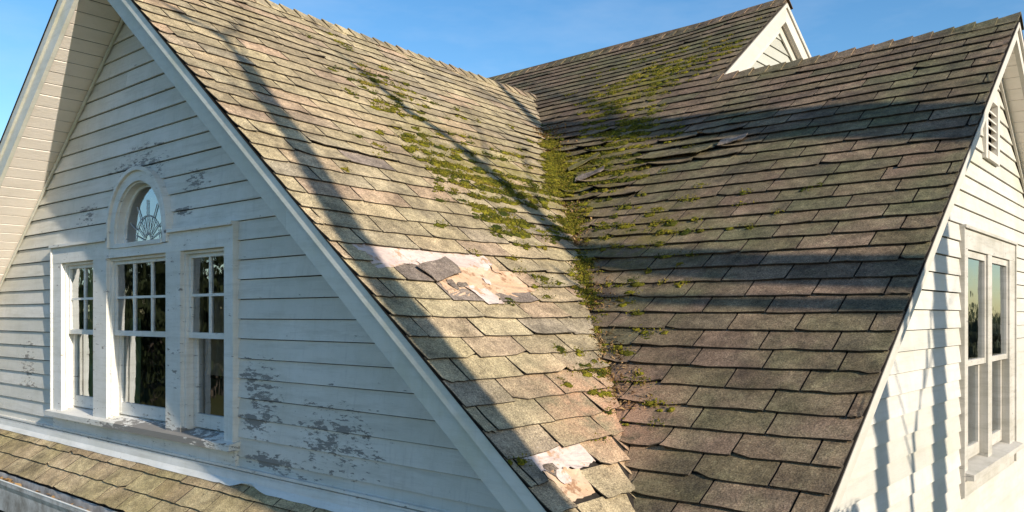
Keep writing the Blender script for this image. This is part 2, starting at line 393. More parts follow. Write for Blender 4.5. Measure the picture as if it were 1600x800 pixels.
# ---- side wing and main roof, front slope
rowsC0, rowsC1 = -14, 40
for r in range(rowsC0, rowsC1):
    s0 = r*EXP
    if s0+EXP < -1.70: continue
    s_top = max(s0, -1.69)
    lo_t, lo_b = valley_x(s0-TAPER), valley_x(s0+EXP)
    zrow = PC(s0, -3).z
    if zrow > zA-.12: lo_t = lo_b = -6.4
    elif zrow > zA-.30: lo_t = min(lo_t, -4.2); lo_b = min(lo_b, -4.2)
    hi = .018 if s0 >= -.001 else xB+.015
    jag = random.uniform(-.05, .008)
    x = hi
    first = TAB*(.5 if r % 2 else 1.0) - random.choice((0, .05, .10))
    while x > min(lo_t, lo_b):
        wd = first if first else TAB + random.gauss(0, .012)
        first = None
        a, b = x-wd+GAP/2, x-GAP/2
        ta, tb, ba, bb = clip_row(a, b, lo_t+jag, lo_b+jag, hi, hi)
        x -= wd
        if tb-ta < .02 and bb-ba < .02: continue
        bb = max(bb, ba+.004); tb = max(tb, ta+.004)
        mid = (ba+bb)/2; p = PC(s0, mid)
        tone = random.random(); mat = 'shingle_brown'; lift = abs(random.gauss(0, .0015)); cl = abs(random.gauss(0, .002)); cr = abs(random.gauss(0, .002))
        if 8 <= r <= 11 and -2.2 < mid < -1.35: lift += random.uniform(.0, .008); cl += random.uniform(0, .03); cr += random.uniform(0, .02)
        if 5 <= r <= 14 and mid - lo_b < .55: lift += abs(random.gauss(0, .007)); cl += abs(random.gauss(0, .02)); cr += abs(random.gauss(0, .014))
        if random.random() < .05: cl += random.uniform(.004, .012)
        if mid - lo_b < .35 and r > 14: cl += abs(random.gauss(0, .010))
        # chips broken out of a tab
        put('C', PC, s0, ta, tb, ba, bb, tone, mat, lift, cl, cr)
order = sorted(range(len(tabs)), key=lambda i: -tabs[i][0])
single = set(order[:300])

def slab(name, quad, th, mat, parent):
    m = MB(); lo = [Vector(q) for q in quad]
    nrm = (lo[1]-lo[0]).cross(lo[3]-lo[0]).normalized()
    m.hexa([q-nrm*th for q in lo] + lo); return m.obj(name, mat, parent)
# decks (roof boards under the shingles)
ye, ze_ = 0.0, zC + tC*(0-yC)
def deck(fn, s0, s1, rangefn, name):
    m = MB(); NS = 30; NU = 14; vs = []; fs = []
    for i in range(NS+1):
        s = s0+(s1-s0)*i/NS; a, b = rangefn(s)
        for j in range(NU+1): vs.append(fn(s, a+(b-a)*j/NU, -.006))
    k = NU+1; nn = len(vs)
    vs += [v-Vector((0, 0, .03)) for v in vs]
    for i in range(NS):
        for j in range(NU):
            q = (i*k+j, (i+1)*k+j, (i+1)*k+j+1, i*k+j+1); fs.append(q); fs.append(tuple(nn+z for z in reversed(q)))
    for i in range(NS):
        for j in (0, NU): fs.append((i*k+j, (i+1)*k+j, nn+(i+1)*k+j, nn+i*k+j))
    for j in range(NU):
        for i in (0, NS): fs.append((i*k+j, i*k+j+1, nn+i*k+j+1, nn+i*k+j))
    m.add(vs, fs); return m.obj(name, M['felt'], house)
sA_end = (-.234*.77 - xA)*kA
slopeA = deck(PA, 0, min(sA_end, rowsA*EXP), lambda s: (0.0, valley_y(s)+.02), 'roof_slope')
slopeC = deck(PC, 0, yC*kC-.02, lambda s: (valley_x(s)-.02, 0.0), 'roof_slope')
slopeB = deck(PC, -1.685, -.01, lambda s: ((-6.5 if PC(s, -3).z > zA-.2 else valley_x(s)-.02), xB), 'roof_slope')
field = {'A': MB(), 'C': MB()}
for i, (size, kind, P, r0, ta, tb, ba, bb, tone, mat, lift, cl, cr) in enumerate(tabs):
    vs, fs, mis = tab_mesh(P, r0, ta, tb, ba, bb, lift, .0046 if kind == 'A' else .0066, random, cl, cr, .0085 if kind == 'A' else .0115)
    old = mat == 'shingle_old'
    if i in single or old:
        m = MB(); m.add(vs, fs, mis=mis)
        o = m.obj('shingle', [M[mat], M['asphalt']], slopeA if kind == 'A' else (slopeC if r0 >= -.001 else slopeB))
        o['tone'] = tone
        if old: o['label'] = 'bare dark shingle uncovered by a missing tab'
    else: field[kind].add(vs, fs, tone, mis=mis)
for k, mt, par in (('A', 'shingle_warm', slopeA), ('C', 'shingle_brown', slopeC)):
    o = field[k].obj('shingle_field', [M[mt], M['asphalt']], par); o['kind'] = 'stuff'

# valley lining, dark, under the cut ends
m = MB(); vs = []; fs = []
for i in range(25):
    s = 0.3+(sA_end-.35)*i/24; y = valley_y(s); c = PA(s, y, -.002)
    sc_ = (yC-y)*kC
    vs += [PA(s, y-.10, .001), c, PC(sc_, c.x+.10, .001)]
    if i: fs += [((i-1)*3, i*3, i*3+1, (i-1)*3+1), ((i-1)*3+1, i*3+1, i*3+2, (i-1)*3+2)]
m.add(vs, fs); m.obj('valley_lining', M['felt'], house)

# torn underlay where tabs are missing: flat outline triangulated as a strip with a ragged rim
def torn(name, pts, mat, h, label):
    m = MB(); rim = []
    for i in range(len(pts)):
        a, b = Vector(pts[i]), Vector(pts[(i+1) % len(pts)]); nseg = max(2, int((b-a).length/.018))
        for j in range(nseg):
            q = a+(b-a)*j/nseg
            w1 = mnoise.noise(Vector((q.x*9, q.y*9, 4))); w2 = mnoise.noise(Vector((q.x*9, q.y*9, 8)))
            rim.append(q+Vector((random.gauss(0, .003)+.012*w1, random.gauss(0, .003)+.012*w2)))
    c = sum(rim, Vector((0, 0)))/len(rim)
    vs = []
    for f in (1, .66, .33):
        for q in rim:
            t_ = c+(q-c)*f
            hh = h+ (.004*mnoise.noise(Vector((t_.x*14, t_.y*14, 3)))+.003*mnoise.noise(Vector((t_.x*40, t_.y*40, 9)))) + (.004 if f == 1 and random.random() < .25 else 0)
            vs.append(PA((t_[0]-xA)*kA, t_[1], max(hh, .001)))
    N = len(rim); vs.append(PA((c[0]-xA)*kA, c[1], h))
    fs = []
    for r_ in range(2):
        for i in range(N): fs.append((r_*N+i, (r_+1)*N+i, (r_+1)*N+(i+1) % N, r_*N+(i+1) % N))
    for i in range(N): fs.append((2*N+i, 3*N, 2*N+(i+1) % N))
    m.add(vs, fs); o = m.obj(name, mat, slopeA); o['label'] = label; return o
torn('roofing_paper', [(-1.895, .09), (-1.895, .94), (-1.77, .94), (-1.765, .45), (-1.77, .28), (-1.71, .12)], M['paper_white'], .0045, 'white torn underlay beside the rake')
torn('roofing_paper', [(-1.775, .42), (-1.78, 1.00), (-1.73, 1.07), (-1.64, 1.07), (-1.585, .86), (-1.59, .42), (-1.68, .44)], M['paper_tan'], .0050, 'tan torn underlay above the dark shingles')
torn('roofing_paper', [(-1.64, .57), (-1.64, .70), (-1.545, .73), (-1.54, .62)], M['paper_white'], .0135, 'white scrap of underlay hanging over a dark shingle')
torn('roofing_paper', [(-.895, .06), (-.895, .40), (-.812, .41), (-.80, .20), (-.83, .07)], M['paper_white'], .0045, 'pale torn underlay near the foot of the rake')
torn('roofing_paper', [(-.82, .10), (-.80, .28), (-.715, .275), (-.705, .12)], M['paper_tan'], .0050, 'tan torn underlay near the foot of the rake')

for k in range(7):
    big = k < 5
    cx, cy = (random.uniform(-1.86, -1.58), random.uniform(.2, 1.0)) if big else (random.uniform(-.88, -.73), random.uniform(.12, .36))
    w_, l_ = random.uniform(.012, .035), random.uniform(.02, .07); a = random.uniform(0, 3.1)
    pts_ = [(cx+w_*math.cos(a+t)*(1+.5*math.sin(5*t+k)), cy+l_*math.sin(a+t)) for t in (0, 1, 2, 3, 4, 5.2)]
    torn('roofing_paper', pts_, M[('paper_white', 'shingle_old', 'paper_tan', 'paper_white', 'shingle_old')[k % 5]], .0085+.0008*(k % 3), 'small torn scrap of underlay on the bare patch')
# slipped tabs lying loose on the roof
def loose(P, s, u, ang, L, W_, pitch, mat, label):
    c = P(s, u, .022); nrm = (P(s, u, 1)-P(s, u, 0)).normalized(); du = (P(s, u+.01)-P(s, u-.01)).normalized(); ds = nrm.cross(du)
    if ds.z > 0: ds = -ds
    a = du*math.cos(ang)+ds*math.sin(ang); b = -du*math.sin(ang)+ds*math.cos(ang)
    m = MB(); vs = []
    for j in range(4):
        for i in range(6):
            x = (i/5-.5)*L+random.gauss(0, .002); y = (j/3-.5)*W_+random.gauss(0, .002)
            if i == 5 and j == 3: x -= L*.12
            h = .5*W_*pitch*(j/3)+.03*pitch*(i/5)**2+.004*math.sin(7*i/5+j)
            vs.append(c+a*x+b*y+nrm*h)
    n_ = len(vs); vs += [v-nrm*.004 for v in vs]; fs = []
    for j in range(3):
        for i in range(5): q = (j*6+i, j*6+i+1, (j+1)*6+i+1, (j+1)*6+i); fs += [q, tuple(n_+k for k in reversed(q))]
    for i in range(5): fs += [(i, n_+i, n_+i+1, i+1), (18+i, 19+i, n_+19+i, n_+18+i)]
    for j in range(3): fs += [(j*6, (j+1)*6, n_+(j+1)*6, n_+j*6), (j*6+5, n_+j*6+5, n_+(j+1)*6+5, (j+1)*6+5)]
    m.add(vs, fs, random.random()); return tag(m.obj('loose_shingle', M[mat]), label, 'shingle', 'slipped shingles lying loose')
loose(PC, (yC-2.86)*kC, -2.60, -.75, .26, .13, .35, 'shingle_brown', 'slipped shingle tilted upright across the top of the mossy valley')
loose(PC, (yC-2.68)*kC, -2.42, -.5, .22, .12, .25, 'shingle_old', 'dark broken shingle lying below the tilted one beside the valley')
loose(PC, (yC-2.80)*kC, -1.80, .10, .50, .12, .28, 'shingle_brown', 'long curled shingle with a raised edge high on the side roof')
loose(PC, (yC-2.86)*kC, -1.42, -.15, .18, .10, .22, 'shingle_old', 'short torn shingle at the end of the long curled one')
loose(PA, (-1.735-xA)*kA, .50, -.35, .26, .12, .06, 'shingle_old', 'dark slipped shingle lying over the bare patch near the rake')
# ridge caps
def caps(P0, d, length, side_a, side_b, mat, parent, step=.127, wid=.13):
    d = Vector(d).normalized(); t = 0
    while t < length:
        m = MB(); L = step+.035; a = Vector(P0(t)); b = Vector(P0(min(t+L, length+.02)))
        up = Vector((0, 0, .014+random.uniform(0, .006))); up2 = Vector((0, 0, .004))
        sa, sb = Vector(side_a), Vector(side_b); w_ = wid*random.uniform(.9, 1.05)
        vs = [a+sa*w_+up, a+up*1.3, a+sb*w_+up, b+sa*w_+up2, b+up2, b+sb*w_+up2]
        vs += [v-Vector((0, 0, .008)) for v in vs]
        m.add(vs, [(0, 1, 4, 3), (1, 2, 5, 4), (0, 6, 7, 1), (1, 7, 8, 2), (0, 3, 9, 6), (2, 8, 11, 5), (3, 4, 10, 9), (4, 5, 11, 10)])
        o = m.obj('ridge_cap', M[mat], parent); o['tone'] = random.random(); t += step
va = Vector((1/kA, 0, -tA/kA)); kl = math.hypot(1, tAl); vl = Vector((-1/kl, 0, -tAl/kl))
caps(lambda t: PA(0, t-.02, .004), (0, 1, 0), ridge_end+.1, va, vl, 'shingle_warm', slopeA)
kb = math.hypot(1, tCb); vcf = Vector((0, -1/kC, -tC/kC)); vcb = Vector((0, 1/kb, -tCb/kb))
caps(lambda t: PC(0, .02-t, .004), (-1, 0, 0), -xB+.05, vcf, vcb, 'shingle_brown', slopeC)
kbb = math.hypot(1, tBb)
caps(lambda t: PC(-1.694, xB+.02-t, .004), (-1, 0, 0), 4.4, vcf, Vector((0, 1/kbb, -tBb/kbb)), 'shingle_brown', slopeB)

# unseen slopes close the roof
def slope_slab(quad, name='roof_slope'):
    return slab(name, quad, .04, M['shingle_brown'], house)
xl = -8.75; zl = zA - tAl*(xA-xl)
slope_slab([(xA, 0, zA), (xA, 6.0, zA-.09), (xl, 6.0, zl), (xl, 0, zl)])
yb1 = 8.2
slope_slab([(0, yC, zC), (0, yb1, zC-tCb*(yb1-yC)), (xB, yb1, zC-tCb*(yb1-yC)), (xB, yC, zC)])
yb2 = 9.2
slope_slab([(xB, yB, zB), (xB, yb2, zB-tBb*(yb2-yB)), (-9, yb2, zB-.05-tBb*(yb2-yB)), (-9, yB, zB-.054)])
slope_slab([(-6.4, yB, zB-.06), (-9, yB, zB-.06), (-9, 1.0, zB-.06-tC*(yB-1.0)), (-6.4, 1.0, zB-.06-tC*(yB-1.0))])

# ------------------------------------------------------------------ gable walls
def board(m, axis, wp, z0, z1, b0, b1, t0, t1, proud=.016, sgn=-1):
    """clapboard on a wall at wp; b = ends at the bottom, t = ends at the top"""
    p1, p0 = wp+sgn*proud, wp+sgn*.004
    z0 += .0048; j = random.gauss(0, .0009); k = random.gauss(0, .0009)
    q = lambda u, d, z: (u, d, z) if axis == 'x' else (d, u, z)
    vs = [q(b0, p1, z0+j), q(b1, p1, z0+k), q(t1, p0, z1), q(t0, p0, z1), q(b0, wp, z0+j), q(b1, wp, z0+k), q(t1, wp, z1), q(t0, wp, z1)]
    m.add(vs, [(0, 1, 2, 3), (4, 5, 1, 0), (4, 0, 3, 7), (1, 5, 6, 2), (3, 2, 6, 7)])
# front gable wall: sheet behind the boards, with the openings left open
FD = .165                                  # drop of the rake board
def gx(z): return xA-(zA-.02-z)/tAl, xA+(zA-.02-z)/tA
ARC = (-4.295, .535); AR_O, AR_I = .395, .328
WX0, WX1, WZ0, WZ1 = -5.66, -3.16, -.70, .50      # window group, outer edges of casing
def arch_half(z, r):
    if z < ARC[1]: return r if z > WZ1-.02 else 0
    d = r*r-(z-ARC[1])**2
    return math.sqrt(d) if d > 0 else 0
gw = MB()
bx = [(-8.3, .03), ]
# backing strips, row by row, left and right of the openings
wallA = empty('gable_wall', (xA, YW, 4.9), house)
e = .1085; ZB0 = .520-13*e
rows = 31
back = MB()
for r in range(rows):
    z0 = ZB0+r*e; z1 = z0+e
    l0, r0 = gx(z0); l1, r1 = gx(z1)
    l0, l1 = max(l0, -8.25), max(l1, -8.25); r0, r1 = min(r0, -.45), min(r1, -.45)
    if r1-l1 < .03: break
    segs = [(l0, r0, l1, r1)]
    if z1 > WZ0-.02 and z0 < WZ1-.005:
        segs = [(l0, WX0+.04, l1, WX0+.04), (WX1-.04, r0, WX1-.04, r1)]
    elif z0 >= WZ1-.005 and z0 < ARC[1]+AR_O-.03:
        hb, ht = arch_half(z0, AR_O-.03), arch_half(z1, AR_O-.03)
        hb = hb or AR_O-.03
        segs = [(l0, ARC[0]-hb, l1, ARC[0]-ht), (ARC[0]+hb, r0, ARC[0]+ht, r1)]
    for (b0, b1, t0, t1) in segs:
        back.add([(b0, YW+.002, z0), (b1, YW+.002, z0), (t1, YW+.002, z1), (t0, YW+.002, z1)], [(0, 1, 2, 3)])
        cuts = []
        if b1-b0 > 2.0 and random.random() < .12: cuts = [random.uniform(b0+.6, b1-.6)]
        pts_ = [(b0, t0)] + [(c, c) for c in cuts] + [(b1, t1)]
        for i in range(len(pts_)-1):
            m = MB(); g0 = .0015 if i else 0; g1 = .0015 if i < len(pts_)-2 else 0
            board(m, 'x', YW, z0, z1, pts_[i][0]+g0, pts_[i+1][0]-g1, pts_[i][1]+g0, pts_[i+1][1]-g1)
            m.t = [random.random()]*len(m.t); m.obj('clapboard', M['clap_front'], wallA)
back.box(-8.25, -.45, YW+.0, YW+.10, -6, -.90)
o = back.obj('sheathing', M['dark'], wallA)  # near-black, so the gaps under the laps read as shadow lines
# skirt boards at the foot of the wall
m = MB(); m.box(-8.25, -.5, YW-.034, YW-.001, -.846, -.832); m.obj('foot_moulding', M['trim'], wallA)
m = MB(); m.box(-8.25, -.5, YW-.030, YW-.001, -.945, -.853); m.obj('foot_board', M['trim'], wallA)

# side gable wall (faces +X)
wallC = empty('gable_wall', (XW, yC, 4.9), house)
CY0, CY1, CZ0, CZ1 = 3.10, 4.66, -.90, .50
VY0, VY1, VZ0, VZ1 = 3.68, 4.10, .985, 1.43
def gy(z): return yC-(zC-.03-z)/tC, yC+(zC-.03-z)/tCb
back = MB(); e2 = .0985; z0 = .518-.0985*29
while True:
    z1 = z0+e2; l0, r0 = gy(z0); l1, r1 = gy(z1)
    l0, l1, r0, r1 = max(l0, YW+.02), max(l1, YW+.02), min(r0, 7.6), min(r1, 7.6)
    if r1-l1 < .03: break
    segs = [(l0, r0, l1, r1)]
    if z1 > CZ0-.1 and z0 < CZ1-.01: segs = [(l0, CY0+.03, l1, CY0+.03), (CY1-.03, r0, CY1-.03, r1)]
    elif z1 > VZ0+.04 and z0 < VZ1-.04: segs = [(l0, VY0+.03, l1, VY0+.03), (VY1-.03, r0, VY1-.03, r1)]
    for (b0, b1, t0, t1) in segs:
        back.add([(XW-.002, b0, z0), (XW-.002, b1, z0), (XW-.002, t1, z1), (XW-.002, t0, z1)], [(0, 1, 2, 3)])
        m = MB(); board(m, 'y', XW, z0, z1, b0, b1, t0, t1, sgn=1)
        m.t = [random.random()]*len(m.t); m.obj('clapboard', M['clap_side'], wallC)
    z0 = z1
back.box(XW-.10, XW-.003, YW+.02, 7.6, -6, -2.30)
back.obj('sheathing', M['dark'], wallC)  # dark colour behind the gaps stands in for shade under each board
# main-roof gable end above the side wing
XG = xB-.09
wallB = empty('gable_wall', (XG, yB, 7.6), house)
z0 = 1.2
while True:
    z1 = z0+.105
    f = lambda z: (yB-(zB-.03-z)/tC, yB+(zB-.03-z)/tBb)
    l0, r0 = f(z0); l1, r1 = f(z1)
    if r1-l1 < .03: break
    m = MB(); board(m, 'y', XG, z0, z1, l0, r0, l1, r1, sgn=1); m.t = [random.random()]*len(m.t); m.obj('clapboard', M['clap_rear'], wallB)
    z0 = z1
m = MB()
for sgn, sl in ((-1, tC), (1, tBb)):
    L = 2.3; f = lambda u: zB-.19-sl*u
    y0, y1 = yB, yB+sgn*L
    m.hexa([(XG-.01, y0, f(0)), (xB-.03, y0, f(0)), (xB-.03, y1, f(L)), (XG-.01, y1, f(L)), (XG-.01, y0, f(0)+.02), (xB-.03, y0, f(0)+.02), (xB-.03, y1, f(L)+.02), (XG-.01, y1, f(L)+.02)])
m.obj('rear_soffit', M['soffit'], house)
# plain walls that close the house
m = MB(); m.box(-8.25, -8.15, YW, 8.0, -6, -.9); m.box(-8.15, XW-.1, 7.9, 8.0, -6, -.95); m.obj('wall', M['clap_rear'], house)
# dark rooms behind the windows
def room(x0, x1, y0, y1, z0, z1, open_side):
    m = MB()
    c = [(x0, y0, z0), (x1, y0, z0), (x1, y1, z0), (x0, y1, z0), (x0, y0, z1), (x1, y0, z1), (x1, y1, z1), (x0, y1, z1)]
    faces = {'z0': (0, 1, 2, 3), 'z1': (4, 5, 6, 7), 'y0': (0, 1, 5, 4), 'x1': (1, 2, 6, 5), 'y1': (2, 3, 7, 6), 'x0': (3, 0, 4, 7)}
    m.add(c, [f for k, f in faces.items() if k != open_side]); return m.obj('room_wall', M['room'], house)
room(-6.0, -2.9, YW+.09, 2.6, -1.2, 1.05, 'y0')
room(-2.1, XW-.09, 2.9, 4.95, -1.5, .8, 'x1')

# ------------------------------------------------------------------ rake boards and soffits
def rake(axis, apex, slopes, runs, d0, d1, drop, top, name, mat, parent):
    """pair of sloping boards from an apex; apex=(u, z); top = offset of the upper edge"""
    for sgn, sl, run in zip((-1, 1), slopes, runs):
        u0, z0 = apex; u1 = u0+sgn*run
        cuts = [0] + ([run*random.uniform(.5, .6)] if run > 3 and name == 'rake_board' else []) + [run]
        for ca, cb in zip(cuts[:-1], cuts[1:]):
            ca += .0015 if ca else 0; cb -= .0015 if cb < run else 0
            ua, ub = u0+sgn*ca, u0+sgn*cb; za, zb = z0+top-sl*ca, z0+top-sl*cb; w_ = random.uniform(-.001, .001)
            m = MB(); m.prism([(ua, za), (ub, zb), (ub, zb-drop), (ua, za-drop)], axis, d0+w_, d1+w_); m.t = [random.random()]*len(m.t); m.obj(name, mat, parent)
rake('y', (xA, zA), (tAl, tA), (4.43, 4.12), .003, .030, FD, -.040, 'rake_board', M['rake'], house)
rake('y', (xA, zA), (tAl, tA), (4.43, 4.12), -.016, .0025, .070, -.014, 'rake_moulding', M['rake'], house)
rake('y', (xA, zA), (tAl, tA), (4.43, 4.12), -.022, .0022, .006, -.007, 'drip_edge', M['dark'], house)
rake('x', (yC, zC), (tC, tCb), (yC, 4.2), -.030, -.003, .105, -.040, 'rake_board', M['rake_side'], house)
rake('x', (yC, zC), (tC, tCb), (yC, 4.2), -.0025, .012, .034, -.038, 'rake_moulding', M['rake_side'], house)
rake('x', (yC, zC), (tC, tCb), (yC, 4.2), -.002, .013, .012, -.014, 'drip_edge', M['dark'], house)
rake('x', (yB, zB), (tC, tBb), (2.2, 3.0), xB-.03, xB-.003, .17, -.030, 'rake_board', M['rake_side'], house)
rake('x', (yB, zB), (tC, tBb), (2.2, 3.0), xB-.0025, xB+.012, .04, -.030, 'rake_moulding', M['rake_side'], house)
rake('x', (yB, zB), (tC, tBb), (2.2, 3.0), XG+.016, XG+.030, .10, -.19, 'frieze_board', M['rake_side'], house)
rake('y', (xA, zA), (tAl, tA), (4.3, 4.0), YW-.030, YW-.018, .022, -FD-.028, 'frieze_moulding', M['rake'], house)
rake('x', (yC, zC), (tC, tCb), (yC-.3, 4.0), XW+.016, XW+.030, .045, -.145, 'frieze_moulding', M['rake_side'], house)
# soffit boards run across the overhang
sof = empty('soffit', (xA-2, .2, 6.5), house)
bw = .082*1.0
t_ = .01
while t_ < 4.3:
    xa, xb = xA-t_*1.0, xA-(t_+bw-.008)
    f = lambda x: zA-.045-FD+.03-tAl*(xA-x)
    m = MB(); y0, y1 = .030, YW-.001; jz = random.gauss(0, .0008)
    m.hexa([(xa, y0, f(xa)+jz), (xa, y1, f(xa)+jz), (xb, y1, f(xb)+jz), (xb, y0, f(xb)+jz), (xa, y0, f(xa)+.006), (xa, y1, f(xa)+.006), (xb, y1, f(xb)+.006), (xb, y0, f(xb)+.006)])
    m.obj('soffit_board', M['soffit'], sof); t_ += bw
m = MB(); f = lambda x: zA-.045-FD+.0375-tAl*(xA-x)
m.hexa([(xA, .03, f(xA)), (xA, YW, f(xA)), (xA-4.3, YW, f(xA-4.3)), (xA-4.3, .03, f(xA-4.3))]+[(xA, .03, f(xA)+.01), (xA, YW, f(xA)+.01), (xA-4.3, YW, f(xA-4.3)+.01), (xA-4.3, .03, f(xA-4.3)+.01)]); m.obj('soffit_backing', M['dark'], sof)
m = MB(); f = lambda x: zA-.045-FD+.03-tA*(x-xA)
m.hexa([(xA, .03, f(xA)), (xA+4.0, .03, f(xA+4.0)), (xA+4.0, YW, f(xA+4.0)), (xA, YW, f(xA))]+[(xA, .03, f(xA)+.02), (xA+4.0, .03, f(xA+4.0)+.02), (xA+4.0, YW, f(xA+4.0)+.02), (xA, YW, f(xA)+.02)]); m.obj('soffit_panel', M['soffit'], sof)
sof2 = empty('soffit', (-.1, yC, 7.5), house); t_ = .005
while t_ < 3.9:
    ya, yb = yC+t_, yC+t_+.085-.005
    f = lambda y: zC-.145-tCb*(y-yC)
    m = MB(); m.hexa([(XW, ya, f(ya)), (-.03, ya, f(ya)), (-.03, yb, f(yb)), (XW, yb, f(yb)), (XW, ya, f(ya)+.02), (-.03, ya, f(ya)+.02), (-.03, yb, f(yb)+.02), (XW, yb, f(yb)+.02)])
    m.obj('soffit_board', M['soffit'], sof2); t_ += .085
m = MB(); f = lambda y: zC-.145-tC*(yC-y)
m.hexa([(XW, .1, f(.1)), (-.03, .1, f(.1)), (-.03, yC, f(yC)), (XW, yC, f(yC)), (XW, .1, f(.1)+.02), (-.03, .1, f(.1)+.02), (-.03, yC, f(yC)+.02), (XW, yC, f(yC)+.02)]); m.obj('soffit_panel', M['soffit'], sof2)
m = MB(); m.box(-.7, -.02, .0, YW-.03, ze_-.1, ze_-.06); m.obj('eave_soffit', M['soffit'], house)

# ------------------------------------------------------------------ front window group
win = empty('triple_window', (xA, YW, H+WZ0), house)
def part(name, boxes, mat, parent):
    m = MB()
    for b in boxes: m.box(*b)
    return m.obj(name, mat, parent)
CF = YW-.034                                # face of the casing
# casings and mullions: openings (x0, x1)
OP = [(-5.50, -4.955), (-4.745, -3.925), (-3.745, -3.255)]
OZ0, OZ1 = -.665, .385
part('side_casing', [(WX0, OP[0][0], CF, YW+.01, WZ0, WZ1-.115)], M['trim'], win)
part('side_casing', [(OP[2][1], WX1, CF, YW+.01, WZ0, WZ1-.115)], M['trim'], win)
part('mullion', [(OP[0][1], OP[1][0], CF, YW+.01, WZ0, WZ1-.115)], M['trim_worn'], win)
part('mullion', [(OP[1][1], OP[2][0], CF, YW+.01, WZ0, WZ1-.115)], M['trim_worn'], win)
part('head_casing', [(WX0, ARC[0]-AR_O-.002, CF-.002, YW+.01, OZ1, WZ1)], M['trim'], win)
part('head_casing', [(ARC[0]+AR_O+.002, WX1, CF-.002, YW+.01, OZ1, WZ1)], M['trim'], win)
part('drip_cap', [(WX0-.015, ARC[0]-AR_O-.002, CF-.022, YW+.005, WZ1+.001, WZ1+.020)], M['trim'], win)
part('drip_cap', [(ARC[0]+AR_O+.002, WX1+.015, CF-.022, YW+.005, WZ1+.001, WZ1+.020)], M['trim'], win)
part('back_band', [(WX1+.001, WX1+.016, CF-.012, YW+.01, WZ0, WZ1+.001)], M['trim'], win)
part('back_band', [(WX0-.016, WX0-.001, CF-.012, YW+.01, WZ0, WZ1+.001)], M['trim'], win)
# sill: sloping top, proud of the casing, and the apron under it
m = MB(); m.prism([(CF-.045, WZ0-.045), (CF-.045, WZ0-.008), (YW+.10, WZ0+.028), (YW+.10, WZ0-.045)], 'x', WX0-.03, WX1+.03); m.obj('sill', M['trim_worn'], win)
part('apron', [(WX0-.01, WX1+.01, CF+.008, YW+.001, WZ0-.135, WZ0-.046)], M['trim'], win)
JD = YW+.115                               # depth of the jambs
for (x0, x1) in OP:
    part('jamb', [(x0-.012, x0+.0005, YW+.0105, JD, OZ0-.02, OZ1), (x1-.0005, x1+.012, YW+.0105, JD, OZ0-.02, OZ1), (x0, x1, YW+.0105, JD, OZ1-.001, OZ1+.012)], M['trim'], win)
    part('stop', [(x0+.0008, x0+.018, YW-.008, YW+.011, OZ0-.01, OZ1-.001), (x1-.018, x1-.0008, YW-.008, YW+.011, OZ0-.01, OZ1-.002), (x0+.018, x1-.018, YW-.008, YW+.011, OZ1-.019, OZ1-.002)], M['trim'], win)
def sash(x0, x1, z0, z1, y0, st, bot, top, cols, rws, parent, axis='x', sgn=1, worn=False, mat=None):
    """double-hung sash lying in a wall; y0 = outer face, depth goes inwards (sgn)"""
    D = .034
    def bx_(m, a, b, d0, d1, c, d):
        lo, hi = y0+sgn*d0, y0+sgn*d1
        lo, hi = min(lo, hi), max(lo, hi)
        if axis == 'x': m.box(a, b, lo, hi, c, d)
        else: m.box(lo, hi, a, b, c, d)
    m = MB()
    bx_(m, x0, x0+st, 0, D, z0, z1); bx_(m, x1-st, x1, 0, D, z0, z1)
    bx_(m, x0+st, x1-st, .001, D, z0, z0+bot); bx_(m, x0+st, x1-st, .001, D, z1-top, z1)
    s_ = m.obj('sash', M[mat] if mat else M['trim_worn'] if worn else M['trim'], parent)
    a0, a1, c0, c1 = x0+st, x1-st, z0+bot, z1-top
    mw = .016
    xs = [a0+(a1-a0)*i/cols for i in range(cols+1)]; zs = [c0+(c1-c0)*i/rws for i in range(rws+1)]
    if cols*rws > 1:
        m = MB()
        for x in xs[1:-1]: bx_(m, x-mw/2, x+mw/2, .006, D-.004, c0, c1)
        for z in zs[1:-1]:
            for i in range(cols):
                bx_(m, xs[i]+(mw/2 if i else 0), xs[i+1]-(mw/2 if i < cols-1 else 0), .007, D-.005, z-mw/2, z+mw/2)
        m.obj('muntin', M['trim'], parent)
    for i in range(cols):
        for j in range(rws):
            m = MB(); p = [(xs[i], zs[j]), (xs[i+1], zs[j]), (xs[i+1], zs[j+1]), (xs[i], zs[j+1])]
            tilt = random.gauss(0, .0010)
            d = lambda k: y0+sgn*(.016+tilt*(1 if k in (0, 1) else -1))
            m.add([((a, d(k), c) if axis == 'x' else (d(k), a, c)) for k, (a, c) in enumerate(p)], [(0, 1, 2, 3)])
            m.obj('pane', M['glass'], parent)
MZ = -.118
for (x0, x1), cols in zip(OP, (2, 3, 2)):
    sash(x0+.003, x1-.003, MZ-.018, OZ1-.003, YW+.012, .036, .034, .040, cols, 2, win)
    sash(x0+.003, x1-.003, WZ0+.03, MZ+.018, YW+.048, .038, .080, .034, 1, 1, win, worn=True)

